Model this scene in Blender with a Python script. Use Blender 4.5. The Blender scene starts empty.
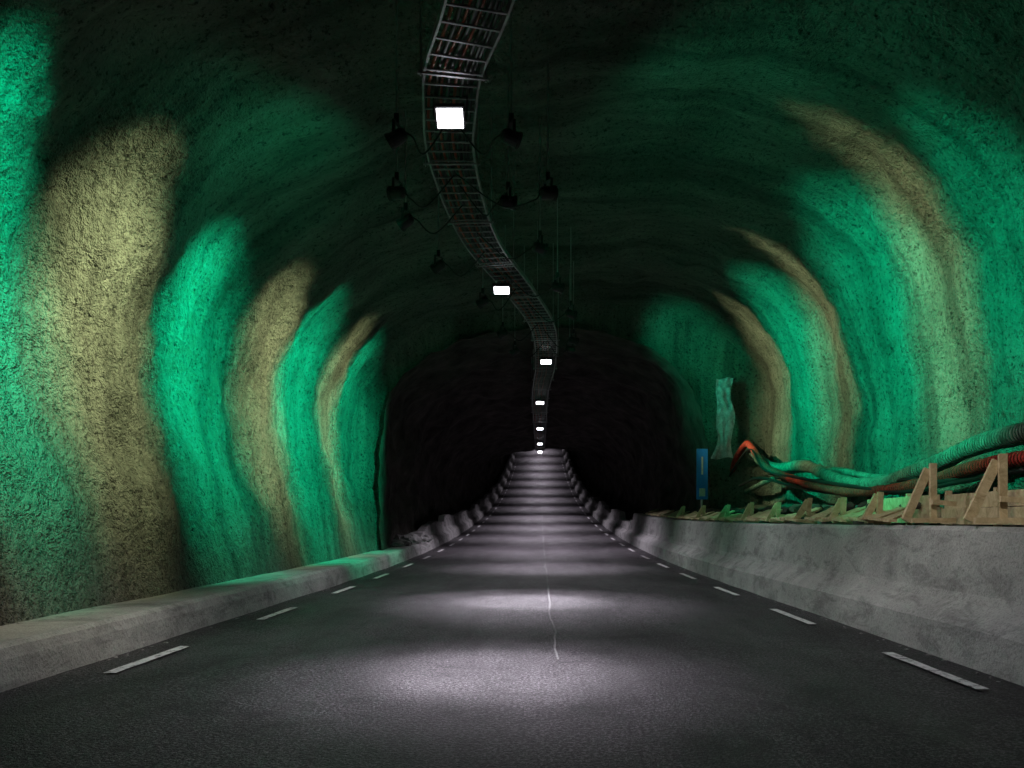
import bpy, bmesh, math, random
from mathutils import Vector, Matrix, noise
random.seed(7)
S = bpy.context.scene
S.view_settings.view_transform='Standard'; S.view_settings.look='None'; S.view_settings.exposure=0
W = bpy.data.worlds.new("World"); S.world=W; W.use_nodes=True
nt=W.node_tree; bg=nt.nodes['Background']; sky=nt.nodes.new('ShaderNodeTexSky'); sky.sky_type='NISHITA'; sky.sun_disc=False
sky.sun_elevation=math.radians(1); nt.links.new(sky.outputs[0],bg.inputs[0]); bg.inputs[1].default_value=0.001

CAMH=1.2
def rise(y):
    if y<15: return 0.0
    return 0.00085*(y-15)**2

# ---------------- materials ----------------
class M:
    def __init__(s,name):
        s.m=bpy.data.materials.new(name); s.m.use_nodes=True; s.t=s.m.node_tree; s.n=s.t.nodes; s.l=s.t.links
        s.b=s.n['Principled BSDF']
    def coord(s,kind='Object',scale=(1,1,1),uv=False):
        c=s.n.new('ShaderNodeTexCoord'); mp=s.n.new('ShaderNodeMapping'); mp.inputs['Scale'].default_value=scale
        s.l.new(c.outputs['UV' if uv else kind],mp.inputs[0]); return mp.outputs[0]
    def noise(s,vec,scale,detail=4,rough=.55,dist=0):
        n=s.n.new('ShaderNodeTexNoise'); n.inputs['Scale'].default_value=scale; n.inputs['Detail'].default_value=detail
        n.inputs['Roughness'].default_value=rough; n.inputs['Distortion'].default_value=dist
        s.l.new(vec,n.inputs['Vector']); return n.outputs['Fac']
    def ramp(s,fac,stops):
        r=s.n.new('ShaderNodeValToRGB'); e=r.color_ramp.elements
        while len(e)<len(stops): e.new(.5)
        for i,(p,c) in enumerate(stops):
            e[i].position=p; e[i].color=(c,c,c,1) if isinstance(c,(int,float)) else (*c,1)
        s.l.new(fac,r.inputs[0]); return r.outputs[0]
    def mix(s,a,b,fac=1.0,mode='MULTIPLY'):
        m=s.n.new('ShaderNodeMix'); m.data_type='RGBA'; m.blend_type=mode
        if isinstance(fac,(int,float)): m.inputs[0].default_value=fac
        else: s.l.new(fac,m.inputs[0])
        for i,v in ((6,a),(7,b)):
            if isinstance(v,tuple): m.inputs[i].default_value=(*v,1)
            else: s.l.new(v,m.inputs[i])
        return m.outputs[2]
    def math(s,op,a,b):
        m=s.n.new('ShaderNodeMath'); m.operation=op
        for i,v in ((0,a),(1,b)):
            if isinstance(v,(int,float)): m.inputs[i].default_value=v
            else: s.l.new(v,m.inputs[i])
        return m.outputs[0]
    def bump(s,h,strength=.5,dist=.02,prev=None):
        b=s.n.new('ShaderNodeBump'); b.inputs['Strength'].default_value=strength; b.inputs['Distance'].default_value=dist
        s.l.new(h,b.inputs['Height'])
        if prev: s.l.new(prev,b.inputs['Normal'])
        return b.outputs[0]
    def out(s,color=None,rough=.8,normal=None,metal=0,spec=.5):
        if isinstance(color,tuple): s.b.inputs['Base Color'].default_value=(*color,1)
        elif color: s.l.new(color,s.b.inputs['Base Color'])
        if isinstance(rough,(int,float)): s.b.inputs['Roughness'].default_value=rough
        else: s.l.new(rough,s.b.inputs['Roughness'])
        s.b.inputs['Metallic'].default_value=metal; s.b.inputs['Specular IOR Level'].default_value=spec
        if normal: s.l.new(normal,s.b.inputs['Normal'])
        return s.m

def mat_lining():
    m=M('shotcrete_lining')
    v=m.coord(); uv=m.coord(uv=True,scale=(1.5,.12,1)); uv2=m.coord(uv=True,scale=(5,.35,1))
    base=m.ramp(m.noise(v,.7,3,.6),[(.3,(.155,.155,.14)),(.7,(.285,.28,.255))])
    st=m.ramp(m.noise(uv,1.0,3,.6,.4),[(.34,.36),(.5,.8),(.68,1.0)])
    st2=m.ramp(m.noise(uv2,1.0,4,.75,.2),[(.3,.5),(.55,1.0)])
    c=m.mix(base,st,.8); c=m.mix(c,st2,.65)
    sp=m.ramp(m.noise(v,14,4,.8),[(.38,.08),(.44,.85),(.7,1.1)])
    c=m.mix(c,sp,.8)
    h=m.math('ADD',m.noise(v,6,4,.75),m.math('MULTIPLY',m.noise(v,26,2,.8),.3))
    return m.out(c,.85,m.bump(h,1.0,.24),spec=.2)
def mat_rock():
    m=M('dark_rock'); v=m.coord()
    c=m.ramp(m.noise(v,1.5,3,.6),[(.3,(.03,.027,.023)),(.7,(.10,.09,.08))])
    return m.out(c,.9,m.bump(m.noise(v,3,4,.7),1,.15),spec=.2)
def mat_concrete(name='concrete',lo=.30,hi=.52,sm=.5):
    m=M(name); v=m.coord()
    c=m.ramp(m.noise(v,1.1,5,.7),[(.3,(lo,lo,lo*.98)),(.7,(hi,hi*.99,hi*.97))])
    st=m.ramp(m.noise(m.coord(scale=(.6,.9,2.6)),1.7,5,.75,.6),[(.38,.35),(.5,1.0)])
    c=m.mix(c,st,sm)
    c=m.mix(c,m.ramp(m.noise(v,45,2,.7),[(.35,.5),(.5,1.0)]),.6)
    h=m.math('ADD',m.noise(v,18,4,.8),m.noise(v,5,3,.7))
    return m.out(c,.88,m.bump(h,.9,.02),spec=.25)
def mat_asphalt():
    m=M('asphalt'); v=m.coord()
    a=m.ramp(m.noise(v,40,3,.9),[(.39,.005),(.5,.030),(.60,.18)])
    big=m.ramp(m.noise(m.coord(scale=(1,.22,1)),.9,4,.65,.8),[(.35,.5),(.6,1.1)])
    c=m.mix(a,big,.9)
    c=m.mix(c,m.ramp(m.noise(v,1.7,4,.75,1.2),[(.38,.3),(.46,1.0)]),.6)
    c=m.mix(c,(1.0,.91,1.0),1.0)
    r=m.ramp(m.noise(m.coord(scale=(1,.3,1)),1.2,3,.6),[(.3,.42),(.7,.66)])
    return m.out(c,r,m.bump(m.noise(v,44,2,.9),1.0,.05),spec=.4)
def mat_paint(name='worn_road_paint',lo=.06,hi=.82):
    m=M(name); v=m.coord()
    c=m.ramp(m.noise(v,14,4,.75),[(.36,lo),(.46,hi*.75),(.7,hi)])
    return m.out(c,.7,m.bump(m.noise(v,60,2,.7),.6,.01))
def mat_wood():
    m=M('rough_timber'); v=m.coord()
    c=m.ramp(m.noise(v,6,4,.7,1.5),[(.3,(.42,.32,.18)),(.7,(.75,.62,.40))])
    return m.out(c,.75,m.bump(m.noise(v,40,2,.7),.4,.01),spec=.3)
def simple(name,col,rough=.5,metal=0,bs=30,bd=.004,var=.5):
    m=M(name); v=m.coord()
    c=m.mix(tuple(col),m.ramp(m.noise(v,5,4,.7),[(.3,1-var),(.65,1.0)]),1.0)
    return m.out(c,rough,m.bump(m.noise(v,bs,3,.6),.5,bd),metal)
def emit(name,col,st):
    m=M(name); m.b.inputs['Base Color'].default_value=(*col,1)
    v=m.coord(); e=m.mix(tuple(col),m.ramp(m.noise(v,8,2,.5),[(.2,.85),(.6,1.0)]),1.0)
    m.l.new(e,m.b.inputs['Emission Color']); m.b.inputs['Emission Strength'].default_value=st
    return m.m
def mat_hose(name,c1,c2):
    m=M(name); v=m.coord()
    c=m.ramp(m.noise(v,3,5,.7),[(.3,c1),(.65,c2)])
    c=m.mix(c,m.ramp(m.noise(v,12,4,.8),[(.38,.25),(.52,1.0)]),.7)
    w=m.n.new('ShaderNodeTexWave'); w.inputs['Scale'].default_value=5; w.bands_direction='Y'; w.inputs['Distortion'].default_value=2.5
    m.l.new(v,w.inputs['Vector'])
    h=m.math('ADD',w.outputs['Fac'],m.noise(v,9,4,.7))
    return m.out(c,.65,m.bump(h,.9,.04))
LIN=mat_lining(); ROCK=mat_rock(); CON=mat_concrete(); CON2=mat_concrete('weathered_concrete',.24,.50,.7)
ASP=mat_asphalt(); PAINT=mat_paint(); JOINT=mat_paint('joint_sealant',.02,.12); WOOD=mat_wood()
GRAVEL=simple('earth_and_gravel',(.09,.08,.07),.95,0,12,.05,.6)
STEEL=simple('galvanised_steel',(.42,.42,.42),.5,.7)
BLACK=simple('black_housing',(.015,.015,.015),.5)
CABR=simple('orange_cable',(.45,.07,.03),.5); CABK=simple('black_cable',(.012,.012,.012),.5)
RED=mat_hose('red_hose_plastic',(.35,.012,.008),(.65,.035,.02)); GRN=mat_hose('grey_green_duct',(.07,.11,.095),(.20,.26,.23))
BLUE=simple('blue_sign_paint',(.02,.18,.68),.35,0,30,.001,.2); WHITE=simple('white_sheet',(.6,.6,.6),.6,0,6,.05,.5)
DIRTY=simple('dirty_plastic_sheet',(.75,.60,.75),.6,0,8,.05,.7)
LWHITE=emit('lamp_glass',(.93,.93,1),14); LG=emit('green_lens',(.03,.9,.4),1.8); LY=emit('warm_lens',(1,.85,.4),.2)

# ---------------- mesh helpers ----------------
def mkobj(name,verts,faces,mat,smooth=False,uvs=None):
    me=bpy.data.meshes.new(name); me.from_pydata(verts,[],faces); me.update()
    o=bpy.data.objects.new(name,me); S.collection.objects.link(o); me.materials.append(mat)
    if smooth: me.polygons.foreach_set('use_smooth',[True]*len(me.polygons))
    if uvs:
        ul=me.uv_layers.new(name='UVMap'); idx=[0]*len(me.loops); me.loops.foreach_get('vertex_index',idx)
        flat=[]
        for i in idx: flat+=list(uvs[i])
        ul.data.foreach_set('uv',flat)
    return o
class Acc:
    def __init__(s): s.v=[]; s.f=[]
    def board(s,a,b,w,t,up=Vector((0,0,1))):
        a=Vector(a); b=Vector(b); d=(b-a).normalized()
        side=d.cross(up)
        if side.length<1e-3: side=d.cross(Vector((0,1,0)))
        side.normalize(); u=side.cross(d).normalized(); n=len(s.v)
        for p in (a,b):
            for sx,sz in ((-1,-1),(1,-1),(1,1),(-1,1)):
                s.v.append(tuple(p+side*sx*w/2+u*sz*t/2))
        for f in ((0,3,2,1),(4,5,6,7),(0,1,5,4),(1,2,6,5),(2,3,7,6),(3,0,4,7)): s.f.append(tuple(n+i for i in f))
    def tube(s,pts,r,seg=8,cap=True):
        pts=[Vector(p) for p in pts]; n0=len(s.v); N=len(pts)
        for i,p in enumerate(pts):
            d=(pts[min(i+1,N-1)]-pts[max(i-1,0)]).normalized()
            a=d.cross(Vector((0,0,1)));
            if a.length<.05: a=d.cross(Vector((0,1,0)))
            a.normalize(); b=d.cross(a)
            rr=r(i) if callable(r) else r
            for k in range(seg):
                t=2*math.pi*k/seg; s.v.append(tuple(p+a*math.cos(t)*rr+b*math.sin(t)*rr))
        for i in range(N-1):
            for k in range(seg):
                q=n0+i*seg; s.f.append((q+k,q+(k+1)%seg,q+seg+(k+1)%seg,q+seg+k))
        if cap:
            s.f.append(tuple(n0+k for k in range(seg))[::-1]); s.f.append(tuple(n0+(N-1)*seg+k for k in range(seg)))
    def obj(s,name,mat,smooth=False): return mkobj(name,s.v,s.f,mat,smooth)
def catmull(P,n):
    out=[]; P=[Vector(p) for p in P]; Q=[P[0]*2-P[1]]+P+[P[-1]*2-P[-2]]
    for i in range(1,len(Q)-2):
        for k in range(n):
            t=k/n; a,b,c,d=Q[i-1],Q[i],Q[i+1],Q[i+2]
            out.append(.5*((2*b)+(c-a)*t+(2*a-5*b+4*c-d)*t*t+(3*b-a-3*c+d)*t**3))
    out.append(P[-1]); return out
def resample(pts,n):
    L=[0]
    for i in range(1,len(pts)): L.append(L[-1]+(pts[i]-pts[i-1]).length)
    out=[];j=0
    for k in range(n):
        t=L[-1]*k/(n-1)
        while j<len(pts)-2 and L[j+1]<t: j+=1
        f=(t-L[j])/max(1e-9,L[j+1]-L[j]); out.append(pts[j].lerp(pts[j+1],min(1,f)))
    return out,L[-1]
def empty(name,loc=(0,0,0)):
    e=bpy.data.objects.new(name,None); e.location=loc; S.collection.objects.link(e); e.empty_display_size=.2; return e
def par(c,e):
    c.parent=e; c.matrix_parent_inverse=Matrix.Translation(e.location).inverted()
def smooth(a,b,x):
    t=max(0,min(1,(x-a)/(b-a))); return t*t*(3-2*t)

# ---------------- tunnel lining ----------------
outerP=[(-4.5,0,.2),(-4.72,0,1.2),(-4.98,0,2.4),(-5.05,0,3.4),(-4.85,0,4.5),(-4.15,0,5.5),(-2.95,0,6.3),(-1.4,0,6.8),(0,0,7.0),(1.5,0,7.15),(3,0,7.05),(4.3,0,6.6),(5.3,0,5.8),(5.9,0,4.8),(6.1,0,3.6),(6.1,0,2.4),(6.0,0,1.4),(5.9,0,.2)]
innerP=[(-4.3,0,-.05),(-4.38,0,1.2),(-4.4,0,2.6),(-4.3,0,3.6),(-4.1,0,4.6),(-3.4,0,5.4),(-2.4,0,5.95),(-1.2,0,6.25),(0,0,6.4),(1.2,0,6.35),(2.4,0,6.1),(3.4,0,5.6),(4.1,0,4.8),(4.5,0,3.7),(4.6,0,2.6),(4.6,0,1.2),(4.6,0,-.05)]
NS=230
op,OL=resample(catmull(outerP,12),NS)
Y0,Y1,DY=-12,23.0,.09
NY=int((Y1-Y0)/DY)+1
V=[];F=[];UV=[]
def nrm(pts,i):
    d=(pts[min(i+1,len(pts)-1)]-pts[max(i-1,0)]).normalized(); return Vector((d.z,0,-d.x))
ON=[nrm(op,i) for i in range(NS)]
def und(y):
    return .5+.5*math.cos(2*math.pi*(y-10.9+.35*math.sin(y*.7))/4.3)
for j in range(NY):
    y=Y0+j*DY
    for i in range(NS):
        p=op[i]; z=p.z; s=i/(NS-1)
        w=.5+.5*smooth(1.5,5,z)
        yy=y+ .5*noise.noise(Vector((s*4,1.3,y*.1)))
        d=.24*w*(und(yy)-.4)
        q=Vector((p.x,y,z))
        d+=.20*noise.noise(q*.45)+.10*noise.noise(q*1.3+Vector((5,0,0)))+.05*noise.noise(q*3.2)+.035*noise.noise(q*6)
        d*=.15+.85*smooth(.2,1.6,z)
        n=ON[i]
        V.append((p.x+n.x*d,y,z+n.z*d+rise(y))); UV.append((y,s*OL))
for j in range(NY-1):
    for i in range(NS-1):
        a=j*NS+i; F.append((a,a+NS,a+NS+1,a+1))
lining=mkobj('tunnel_lining',V,F,LIN,True,UV)
lastring=V[(NY-1)*NS:]

NI=NS
ip,IL=resample(catmull(innerP,12),NI)
IN=[nrm(ip,i) for i in range(NI)]
def inner_pt(i,y,am=1):
    p=ip[i]; k=1-.25*smooth(26,62,y); z=p.z*k
    q=Vector((p.x,y,z))
    a=am*smooth(22.9,27,y)
    d=a*(.5*noise.noise(q*.35+Vector((9,3,1)))+.3*noise.noise(q*1.1))+.07*noise.noise(q*2.5)
    wid=1+.10*smooth(24,30,y)*smooth(0,1,abs(p.x)/3)
    n=IN[i]; dz=n.z*d
    if z<.3: d*=.3
    return (p.x*wid+n.x*d,y,z+dz*(1 if p.z>1 else 0)+rise(y))
V=[];F=[]
V+=lastring
K=10
first=[inner_pt(i,23.25) for i in range(NI)]
for k in range(1,K+1):
    t=k/K
    for i in range(NI):
        a=Vector(lastring[i]); b=Vector(first[i]); p=a.lerp(b,t)
        tt=t*t
        p.y=23.0+.6*tt*(1-t)*2+.25*t+.16*noise.noise(p*1.3)*math.sin(t*math.pi)+.16*noise.noise(Vector((p.x*.8,p.z*.8,7)))*math.sin(t*math.pi)
        V.append(tuple(p))
for k in range(K):
    for i in range(NI-1):
        a=k*NI+i; F.append((a,a+NI,a+NI+1,a+1))
mkobj('portal_wall',V,F,LIN,True,[(v[0],v[2]) for v in V])
V=[];F=[]
ys=[23.25]; 
while ys[-1]<172: ys.append(ys[-1]+(.2 if ys[-1]<45 else .6))
st=3; idx=list(range(0,NI,st)); 
if idx[-1]!=NI-1: idx.append(NI-1)
for y in ys:
    for i in idx: V.append(inner_pt(i,y))
n=len(idx)
for j in range(len(ys)-1):
    for i in range(n-1):
        a=j*n+i; F.append((a,a+n,a+n+1,a+1))
mkobj('rock_tunnel_wall',V,F,ROCK,False)

# ---------------- floor and road ----------------
def sheet(name,x0,x1,y0,y1,z,mat,nx=2,dy=1.0,amp=0):
    V=[];F=[];ny=max(1,int(math.ceil((y1-y0)/dy)))
    for j in range(ny+1):
        y=y0+(y1-y0)*j/ny
        for i in range(nx+1):
            x=x0+(x1-x0)*i/nx; V.append((x,y,rise(y)+z+(amp*noise.noise(Vector((x*.5,y*.5,0))) if amp else 0)))
    for j in range(ny):
        for i in range(nx):
            a=j*(nx+1)+i; F.append((a,a+1,a+nx+2,a+nx+1))
    return mkobj(name,V,F,mat,True)
sheet('tunnel_floor',-8,8,-12,172,-.05,GRAVEL,2,1)
sheet('road',-3.9,3.75,-12,172,0,ASP,20,.4,.015)
def dashes(name,x,start,ln,per,w,n):
    V=[];F=[]
    for k in range(n):
        a=start+k*per+random.uniform(-.1,.1); m=6
        for j in range(m+1):
            y=a+ln*j/m; b=len(V)
            V+= [(x-w/2+random.uniform(-.006,.006),y,rise(y)+.018),(x+w/2+random.uniform(-.006,.006),y,rise(y)+.018)]
            if j: F.append((b-2,b-1,b+1,b))
    return mkobj(name,V,F,PAINT)
dashes('road_edge_marking',-3.33,6.65-7.2,1.4,3.55,.10,34)
dashes('road_edge_marking',3.10,5.95-7.2,1.65,3.65,.10,34)
V=[];F=[]
y=7.2;k=0
while y<70:
    w=.012+.01*noise.noise(Vector((y,0,0)))+.0006*y
    xx=.14+.05*noise.noise(Vector((y*.5,3,0)))+.03*noise.noise(Vector((y*2.5,3,0)))
    V+=[(xx-w/2,y,rise(y)+.017),(xx+w/2,y,rise(y)+.017)]
    if k: F.append((2*k-2,2*k-1,2*k+1,2*k))
    k+=1;y+=.12
mkobj('road_centre_joint',V,F,JOINT)

# ---------------- extruded kerbs / barriers ----------------
def subdiv(prof,step):
    out=[]
    for i in range(len(prof)-1):
        a=Vector(prof[i]); b=Vector(prof[i+1]); n=max(1,int((b-a).length/step))
        for k in range(n): out.append(a.lerp(b,k/n))
    out.append(Vector(prof[-1])); return out
def extrude(name,prof,y0,y1,mat,dy=.12,step=.07,amp=.015,topamp=0,seg=None,ramp=None):
    P=subdiv(prof,step); V=[];F=[];n=len(P); ny=int((y1-y0)/dy)
    for j in range(ny+1):
        y=y0+(y1-y0)*j/ny
        for p in P:
            x,z=p.x,p.y; q=Vector((x,y,z))
            d=amp*(noise.noise(q*.8)+.35*noise.noise(q*6))
            hz=z
            if topamp:
                b=math.floor(y/2.4)
                hz=z*(1+topamp*noise.noise(Vector((prof[0][0],b*7.37+.5,2)))*1.3+.03*noise.noise(Vector((3,y*2.7,2))))
            if ramp: hz*=ramp(y)
            jd=0
            if seg:
                f=(y/seg)%1; 
                if min(f,1-f)*seg<dy*.6 and z>.05: jd=.012
            V.append((x+d+ (jd if x>0 else -jd), y, rise(y)+hz+d*.6*(1 if z>.02 else 0)-jd*.3))
    for j in range(ny):
        for i in range(n-1):
            a=j*n+i; F.append((a,a+n,a+n+1,a+1))
    F.append(tuple(range(n))); F.append(tuple(ny*n+i for i in range(n))[::-1])
    return mkobj(name,V,F,mat,False)
extrude('sidewalk_kerb',[(-3.74,-.04),(-3.77,.21),(-3.80,.29),(-3.86,.32),(-4.4,.31),(-4.85,.32),(-5.0,-.04)],-12,27,CON,dy=.08,step=.05,seg=4,amp=.008)
extrude('concrete_barrier',[(3.5,-.04),(3.53,.30),(3.58,.36),(3.74,.47),(3.78,.55),(3.85,1.10),(3.88,1.14),(4.15,1.14),(4.18,1.1),(4.2,-.04)],-12,35,CON,dy=.08,step=.05,seg=6,amp=.010)
extrude('rough_barrier',[(-3.74,-.04),(-3.8,.3),(-3.98,.45),(-4.05,.85),(-4.3,.85),(-4.4,-.04)],27.05,172,CON2,dy=.2,amp=.02,topamp=.3,ramp=lambda y:.4+.6*smooth(27,33,y))
extrude('rough_barrier',[(3.5,-.04),(3.55,.3),(3.75,.45),(3.82,.85),(4.1,.85),(4.2,-.04)],35.05,172,CON2,dy=.2,amp=.02,topamp=.3)
V=[];F=[];nx=24;ny=400
for j in range(ny+1):
    y=-12+35.1*j/ny
    for i in range(nx+1):
        t=i/nx;x=4.17+1.95*t;q=Vector((x,y,0))
        z=1.02+.45*smooth(.1,.75,t)+.12*noise.noise(q*1.2)+.07*noise.noise(q*4)+.03*noise.noise(q*10)
        V.append((x,y,z+rise(y)))
for j in range(ny):
    for i in range(nx):
        a=j*(nx+1)+i;F.append((a,a+1,a+nx+2,a+nx+1))
mkobj('earth_bank',V,F,GRAVEL,True)

def rubble(name,cx,cy,cz,sx,sy,n,rmin,rmax,mat):
    bm=bmesh.new()
    for k in range(n):
        x=cx+random.gauss(0,sx); y=cy+random.uniform(-sy,sy); r=random.uniform(rmin,rmax)
        res=bmesh.ops.create_icosphere(bm,subdivisions=2,radius=r)
        sc=Vector((random.uniform(.7,1.4),random.uniform(.7,1.3),random.uniform(.5,.9))); o=Vector((k*3.1,0,0))
        for v in res['verts']:
            q=v.co*(1/r); v.co=v.co*(1+.45*noise.noise(q*1.2+o)); v.co=Vector((v.co.x*sc.x,v.co.y*sc.y,v.co.z*sc.z))+Vector((x,y,cz+rise(y)+r*.3))
    me=bpy.data.meshes.new(name);bm.to_mesh(me);bm.free();me.materials.append(mat);o=bpy.data.objects.new(name,me);S.collection.objects.link(o)
rubble('rubble_pile',-4.25,28.5,.33,.12,3.5,50,.1,.26,CON2)
rubble('rubble_pile',4.9,15,1.35,.3,10,160,.04,.12,GRAVEL)
rubble('rubble_pile',-4.5,10,.29,.10,14,150,.010,.03,CON2)
rubble('rubble_pile',3.42,12,-.01,.04,14,160,.006,.02,CON2)
rubble('rubble_pile',-3.68,12,-.01,.03,14,160,.006,.02,CON2)

# ---------------- lights helper ----------------
def spot(name,loc,target,power,col,ang,blend=1,size=.1,scale=None,upx=Vector((0,1,0))):
    ld=bpy.data.lights.new(name,'SPOT'); ld.energy=power; ld.color=col; ld.spot_size=math.radians(ang); ld.spot_blend=blend; ld.shadow_soft_size=size
    o=bpy.data.objects.new(name,ld); S.collection.objects.link(o)
    z=(Vector(loc)-Vector(target)).normalized(); x=(upx-z*upx.dot(z)).normalized(); y=z.cross(x)
    R=Matrix((x,y,z)).transposed().to_4x4()
    if scale: R=R@Matrix.Diagonal((*scale,1))
    o.matrix_world=Matrix.Translation(loc)@R
    return o

# ---------------- cable tray ----------------
trayP=[(.3,-12),(.3,0),(.25,2.5),(0,4.8),(-.5,7.0),(-.80,8.0),(-.92,8.7),(-1.05,10.2),(-.92,13.0),(-.37,16),(.08,19.2),(.15,24),(0,30),(0,40),(0,60),(0,100),(0,165)]
cp=catmull([(x,y,0) for x,y in trayP],16)
cp,_=resample(cp,900)
def trayH(y): return 5.5-1.05*smooth(22,62,y)
def trayx(y):
    for i in range(len(cp)-1):
        if cp[i+1].y>=y: 
            t=(y-cp[i].y)/(cp[i+1].y-cp[i].y+1e-9); return cp[i].x*(1-t)+cp[i+1].x*t
    return 0
def ceilz(y): return 7.0 if y<23 else 6.35*(1-.25*smooth(26,62,y))
TR=empty('cable_tray',(0,8,5.5))
rails=Acc(); rungs=Acc(); hang=Acc()
line=[]
y=-11.9
while y<160:
    line.append(Vector((trayx(y),y,trayH(y)+rise(y)))); y+=.25 if y<35 else .6
for i in range(len(line)-1):
    d=(line[i+1]-line[i]).normalized(); s=Vector((d.y,-d.x,0)).normalized()
    d2=(line[min(i+2,len(line)-1)]-line[i+1]).normalized(); s2=Vector((d2.y,-d2.x,0)).normalized()
    for sg in (-1,1):
        rails.board(line[i]+s*sg*.27,line[i+1]+s2*sg*.27,.022,.08)
    if line[i].y<70 : rungs.board(line[i]-s*.26-Vector((0,0,.03)),line[i]+s*.26-Vector((0,0,.03)),.022,.015)
    if i%8==0:
        for sg in (-1,1):
            a=line[i]+s*sg*.31; hang.tube([a-Vector((0,0,.1)),Vector((a.x,a.y,rise(a.y)+ceilz(a.y)+.15))],.009,6)
        hang.board(line[i]-s*.34-Vector((0,0,.07)),line[i]+s*.34-Vector((0,0,.07)),.03,.02)
for a,nm,mt in ((rails,'side_rails',STEEL),(rungs,'rungs',STEEL),(hang,'hanger_rods',STEEL)): par(a.obj(nm,mt),TR)
for k,(off,rr,mt) in enumerate([(-.2,.016,CABR),(-.14,.024,CABK),(-.08,.014,CABR),(-.02,.028,CABK),(.05,.016,CABR),(.11,.024,CABK),(.16,.02,CABK),(.2,.02,CABK)]):
    a=Acc(); pts=[]
    for i,p in enumerate(line):
        d=(line[min(i+1,len(line)-1)]-line[max(i-1,0)]).normalized(); s=Vector((d.y,-d.x,0)).normalized()
        pts.append(p+s*(off+.035*noise.noise(Vector((k*5,p.y*.5,0))))+Vector((0,0,.0+.012*math.sin(p.y*3+k))))
    a.tube(pts,rr,6); par(a.obj('cable_%d'%(k+1),mt,True),TR)

# ---------------- road lamps ----------------
lampY=[8.6,15.0,22.0,30,38.5,47,56,66,76,86,96,106,116,126,136]
for k,y in enumerate(lampY):
    x=trayx(y)+(-.12 if k==1 else 0); z=trayH(y)+rise(y)-.22
    e=empty('ceiling_floodlight',(x,y,z))
    tilt=math.radians(38 if k==0 else 20)
    ny=Vector((0,-math.sin(tilt),-math.cos(tilt))); up=Vector((0,-math.cos(tilt),math.sin(tilt)))
    c=Vector((x,y,z)); a=Acc()
    a.board(c-up*.12,c+up*.12,.30,.06,up=-ny)
    for f in range(7): a.board(c-ny*.05+Vector((-.12+.04*f,0,0))-up*.1,c-ny*.05+Vector((-.12+.04*f,0,0))+up*.1,.008,.04,up=-ny)
    a.board(c+Vector((-.17,0,0)),c+Vector((-.17,0,.2)),.03,.01,up=Vector((1,0,0)))
    a.board(c+Vector((.17,0,0)),c+Vector((.17,0,.2)),.03,.01,up=Vector((1,0,0)))
    a.board(c+Vector((-.18,0,.2)),c+Vector((.18,0,.2)),.03,.01)
    par(a.obj('housing',BLACK),e)
    g=Acc(); g.board(c-up*.10+ny*.034,c+up*.10+ny*.034,.26,.006,up=-ny); par(g.obj('lamp_glass',LWHITE),e)
    if k==0: tgt=Vector((-.30,6.8,0))
    elif k==1: tgt=Vector((-.1,12.6,0))
    else: tgt=Vector((x*.5,y-1.0,rise(y)))
    pw=[2300,3000,3000,3200,3200,2900,2400][k] if k<7 else 1600
    par(spot('light_source',c+ny*.06,tgt,pw,(.96,.86,1.0),[44,50,60][k] if k<3 else 100,1,.12),e)
    if k<2: par(spot('beam_core',c+ny*.06,tgt,6000,(.96,.90,1.0),27,1,.12),e)
    if k<3: par(spot('spill_light',c+ny*.06,Vector((.1,y-.8,0)),820,(.98,.94,1.0),118,.8,.12,(.75,1,1)),e)

# ---------------- wall floodlights ----------------
G=(.0,1,.46); YW=(.90,1,.48); WH=(1,.93,.8)
def wallflood(x,y,tx,ty,tz,col,pw,sc=.34,ang=98,sz=.12,drop=.25):
    z=trayH(y)-drop+rise(y)-.05
    loc=Vector((x,y,z)); tgt=Vector((tx,ty,tz)); d=(tgt-loc).normalized()
    e=empty('wall_floodlight',loc); q=.72
    a=Acc(); a.tube([loc-d*.16*q,loc-d*.13*q,loc-d*.1*q,loc+d*.08*q,loc+d*.085*q,loc+d*.13*q],lambda i:[.05,.09,.105,.11,.125,.13][i]*q,16)
    s=d.cross(Vector((0,0,1))).normalized()
    for sg in (-1,1): a.board(loc+s*sg*.135*q,loc+s*sg*.135*q+Vector((0,0,.15)),.03,.01,up=s)
    a.board(loc-s*.14*q+Vector((0,0,.15)),loc+s*.14*q+Vector((0,0,.15)),.03,.012)
    a.board(loc+Vector((0,0,.15)),loc+Vector((0,0,.25)),.05,.05,up=Vector((0,1,0)))
    par(a.obj('drum_housing',BLACK),e)
    r=Acc(); r.tube([loc+Vector((0,0,.15)),Vector((x,y,7.0+.1))],.010,6)
    par(r.obj('drop_rod',STEEL),e)
    w=Acc(); tx0=trayx(y); P=[loc-d*.11,loc-d*.2+Vector((0,0,-.1)),Vector(((x+tx0)/2,y+.1,z-.12)),Vector((tx0,y+.15,z+.3))]
    w.tube(catmull(P,8),.010,6); par(w.obj('supply_cable',CABK,True),e)
    l=Acc(); l.tube([loc+d*.10*q,loc+d*.115*q],.11*q,16); par(l.obj('lens',LG if col is G else LY),e)
    par(spot('light_source',loc+d*.12,tgt,pw,col,ang,1,sz,(sc,1,1)),e)
wallflood(-1.35,4.3,-4.8,6.9,2.0,(1,.88,.55),560,.9,56)
wallflood(.7,2.6,4.5,8.6,1.75,WH,560,1.3,36)  # invented out-of-view lamp, added to brighten the braces and hoses on the right
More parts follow.
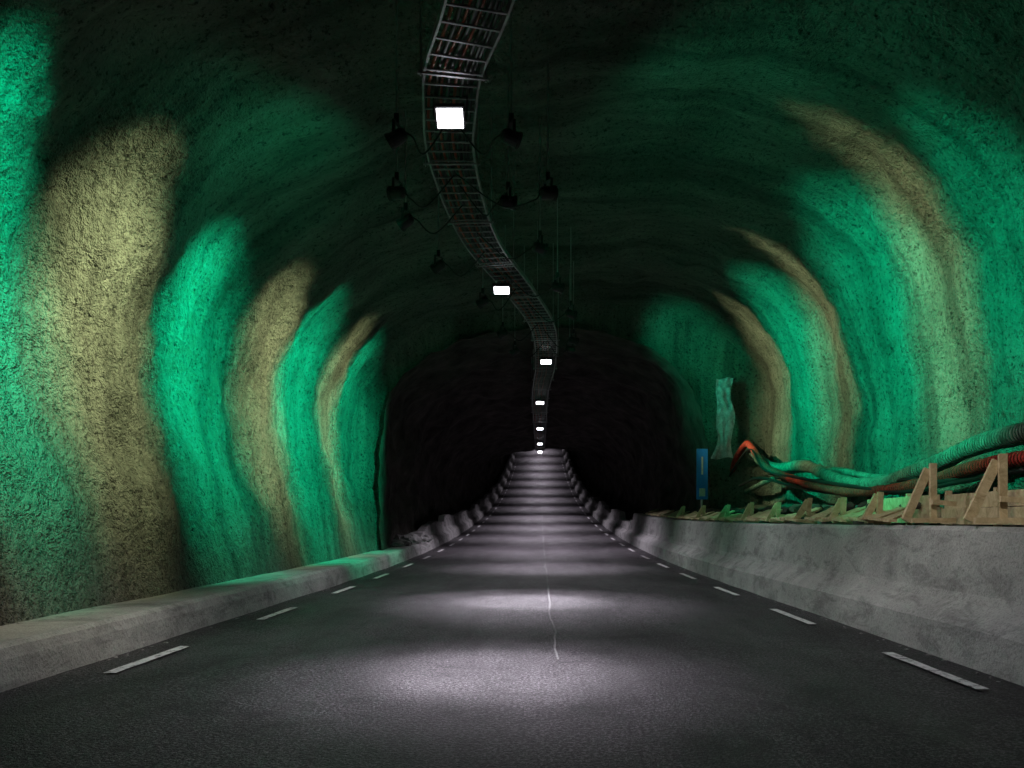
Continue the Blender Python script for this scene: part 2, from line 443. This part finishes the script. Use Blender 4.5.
L=[(-1.45,6.2,7.6,3.3,G,3600,.52,66),(-1.5,8.9,9.55,3.45,YW,2000,.50,74),(-1.8,11.4,12.5,3.3,G,3200,.80,80),(-1.6,13.4,15.2,3.45,YW,1700,.50,74),(-1.05,15.6,17.6,3.2,G,3900,.72,80),(-.8,18.3,20.0,3.45,YW,1700,.44,74),(-.6,20.3,21.9,3.2,G,2600,.6,80)]
for x,y,ty,tz,c,p,sc,an in L: wallflood(x,y,-5.0,ty,tz,c,p,sc,an)
R=[(-.3,8.9,11.1,3.5,G,3700,.46,62),(-.4,10.7,12.6,4.8,YW,2000,.32,62),(.0,12.5,14.3,3.9,G,4400,.62,70),(.3,14.6,17.2,4.5,YW,1900,.36,64),(.6,16.5,19.2,3.9,G,4200,.56,72),(.75,19.0,21.6,4.3,YW,1900,.38,68),(.7,20.0,22.9,5.3,G,600,.6,64)]
for x,y,ty,tz,c,p,sc,an in R: wallflood(x,y,6.0 if ty<22.5 else 3.8,ty,tz,c,p,sc,an)
# invented low-power fixtures, added to spread a green glow up the shoulders
wallflood(-1.75,10.4,-4.6,11.4,5.3,G,75,2.0,130)
wallflood(.1,10.4,4.9,12.6,5.8,G,170,1.8,124)

# ---------------- hoses ----------------
def hose(name,scr,x,r,mat,seg=14,dz=0):
    pts=[]
    for X,Y,dx in scr:
        xx=x+dx; d=850*xx/(X-540); z=CAMH+(520-Y)*d/850+dz; pts.append(Vector((xx,d,z)))
    p=catmull(pts,14); a=Acc()
    a.tube(p,lambda i:r*(1+.22*noise.noise(p[i]*3)),seg); return a.obj(name,mat,True)
hose('ventilation_hose',[(1250,350,.1),(1100,405,.05),(1024,432,0),(975,446,.05),(925,468,0),(880,484,-.05),(845,482,0),(805,466,.05),(775,468,.1),(755,455,.2),(747,438,.3)],5.4,.12,GRN)
hose('ventilation_hose',[(1100,425,.3),(1024,440,.25),(970,452,.3),(930,474,.2),(880,478,.2),(835,470,.2),(800,470,.3),(770,480,.2),(745,492,.2)],5.4,.06,GRN)
hose('red_hose',[(1250,430,0),(1100,452,0),(1024,458,0),(975,467,0),(935,479,0),(900,488,0),(860,492,0),(825,488,0),(790,478,0),(765,466,.05),(752,448,.1),(745,445,.15),(735,462,.15),(728,492,.1)],5.15,.08,RED)
for k,(scr,r) in enumerate([([(1024,470,0),(960,482,0),(900,492,0),(850,486,0),(800,478,0),(765,470,0),(748,450,.1),(722,488,.1)],.03),([(1060,452,.2),(990,470,.2),(940,482,0),(900,480,.2),(860,494,.2),(800,488,.1),(760,478,.1),(740,486,.1)],.035)]):
    hose('power_cable',scr,5.1,r,CABK,8)

# ---------------- timber ----------------
def brace3(x,y,s=1.0,rot=0,lean=0):
    a=Acc(); R_=Matrix.Rotation(rot,3,'Z')@Matrix.Rotation(lean,3,'Y')
    def T(px,py,pz): return R_@Vector((px*s,py*s,pz*s))+Vector((x,y,1.165+rise(y)))
    n=R_@Vector((0,1,0))
    def bd(p,q,w,t): a.board(p,q,t,w,up=(q-p).cross(n))
    bd(T(-.20,.04,.03),T(.05,.04,.56),.085,.035)
    bd(T(.08,0,.0),T(.08,0,.62),.07,.035)
    bd(T(-.18,-.04,.03),T(.30,-.04,.03),.05,.035)
    bd(T(.02,-.08,.22),T(.28,-.08,.20),.05,.03)
    return a.obj('wooden_brace',WOOD)
brace3(4.0,7.5,1.0,-.05); brace3(3.97,8.75,1.0,.12); brace3(4.0,5.9,1,0)
for y,sc in ((10.1,.6),(11.3,.55),(12.8,.6),(14.4,.55),(16.2,.6),(18.4,.6),(21,.6),(24,.6)): brace3(3.98,y,sc,random.uniform(-.15,.15),random.uniform(.0,.2))
yy=9.7
while yy<31:
    a=Acc(); 
    zb=1.17+rise(yy)
    x0=3.86+random.uniform(-.03,.05)
    for q in range(3):
        oy=random.uniform(-.3,.3)
        a.board((x0,yy+oy,zb+.03+q*.012),(x0+random.uniform(.4,.6),yy+oy+random.uniform(.1,.9),zb+random.uniform(.12,.22)),.12,.03)
    a.board((x0+.02,yy-.4,zb+.02),(x0+.05,yy+.5,zb+.06),.09,.03)
    a.obj('plank_stack',WOOD)
    yy+=random.uniform(.7,1.1)
a=Acc()
for k in range(3):
    a.board((4.42+.01*k,5+k*2.2,1.22+.02*k),(4.42,7.15+k*2.2,1.24),.03,.17); a.board((4.43+.012*k,5.1+k*2.2,1.41),(4.44,7.1+k*2.2,1.40),.03,.15)
for k in range(7): a.board((4.47,5.3+k,1.05),(4.47,5.3+k,1.52),.06,.05,up=Vector((0,1,0)))
a.obj('formwork_boards',WOOD)

# ---------------- sign & sheet ----------------
e=empty('traffic_sign',(4.1,21.5,1.2+rise(21.5)))
a=Acc(); a.board((4.10,21.5,1.72),(4.10,21.5,3.0),.28,.02,up=Vector((0,1,0))); par(a.obj('sign_plate',BLUE),e)
a=Acc(); a.board((4.10,21.478,1.80),(4.10,21.478,2.0),.15,.004,up=Vector((0,1,0))); a.board((4.10,21.478,2.35),(4.10,21.478,2.8),.04,.004,up=Vector((0,1,0))); par(a.obj('sign_legend',WHITE),e)
a=Acc(); a.tube([(4.10,21.54,1.1),(4.10,21.54,3.0)],.03,10); par(a.obj('sign_post',STEEL),e)
def cloth(name,x0,x1,z0,z1,y,mat,amp=.1):
    V=[];F=[];n=14;m=40
    for j in range(m+1):
        for i in range(n+1):
            u=i/n;v=j/m; q=Vector((u*2,v*4,x0))
            xx=x0+(x1-x0)*(.5+(u-.5)*(1.1-.5*v))+.16*noise.noise(Vector((v*3,x0,u)))+.1*(v-.5)*(1-v)
            V.append((xx,y+amp*noise.noise(q*2)+.05*noise.noise(q*6),z0+(z1-z0)*v+rise(y)+.15*noise.noise(Vector((u*2,1,1)))))
    for j in range(m):
        for i in range(n):
            a=j*(n+1)+i;F.append((a,a+1,a+n+2,a+n+1))
    return mkobj(name,V,F,mat,True)
cloth('crumpled_plastic_sheet',4.72,5.2,2.8,4.95,22.8,DIRTY)

# ---------------- camera ----------------
cd=bpy.data.cameras.new('Camera'); cd.lens=850/1024*36; cd.sensor_width=36; cd.clip_end=400; cd.clip_start=.05
cd.shift_y=136/1024; cd.shift_x=-28/1024
co=bpy.data.objects.new('Camera',cd); S.collection.objects.link(co); co.location=(0,0,CAMH); co.rotation_euler=(math.radians(90),0,0)
S.camera=co
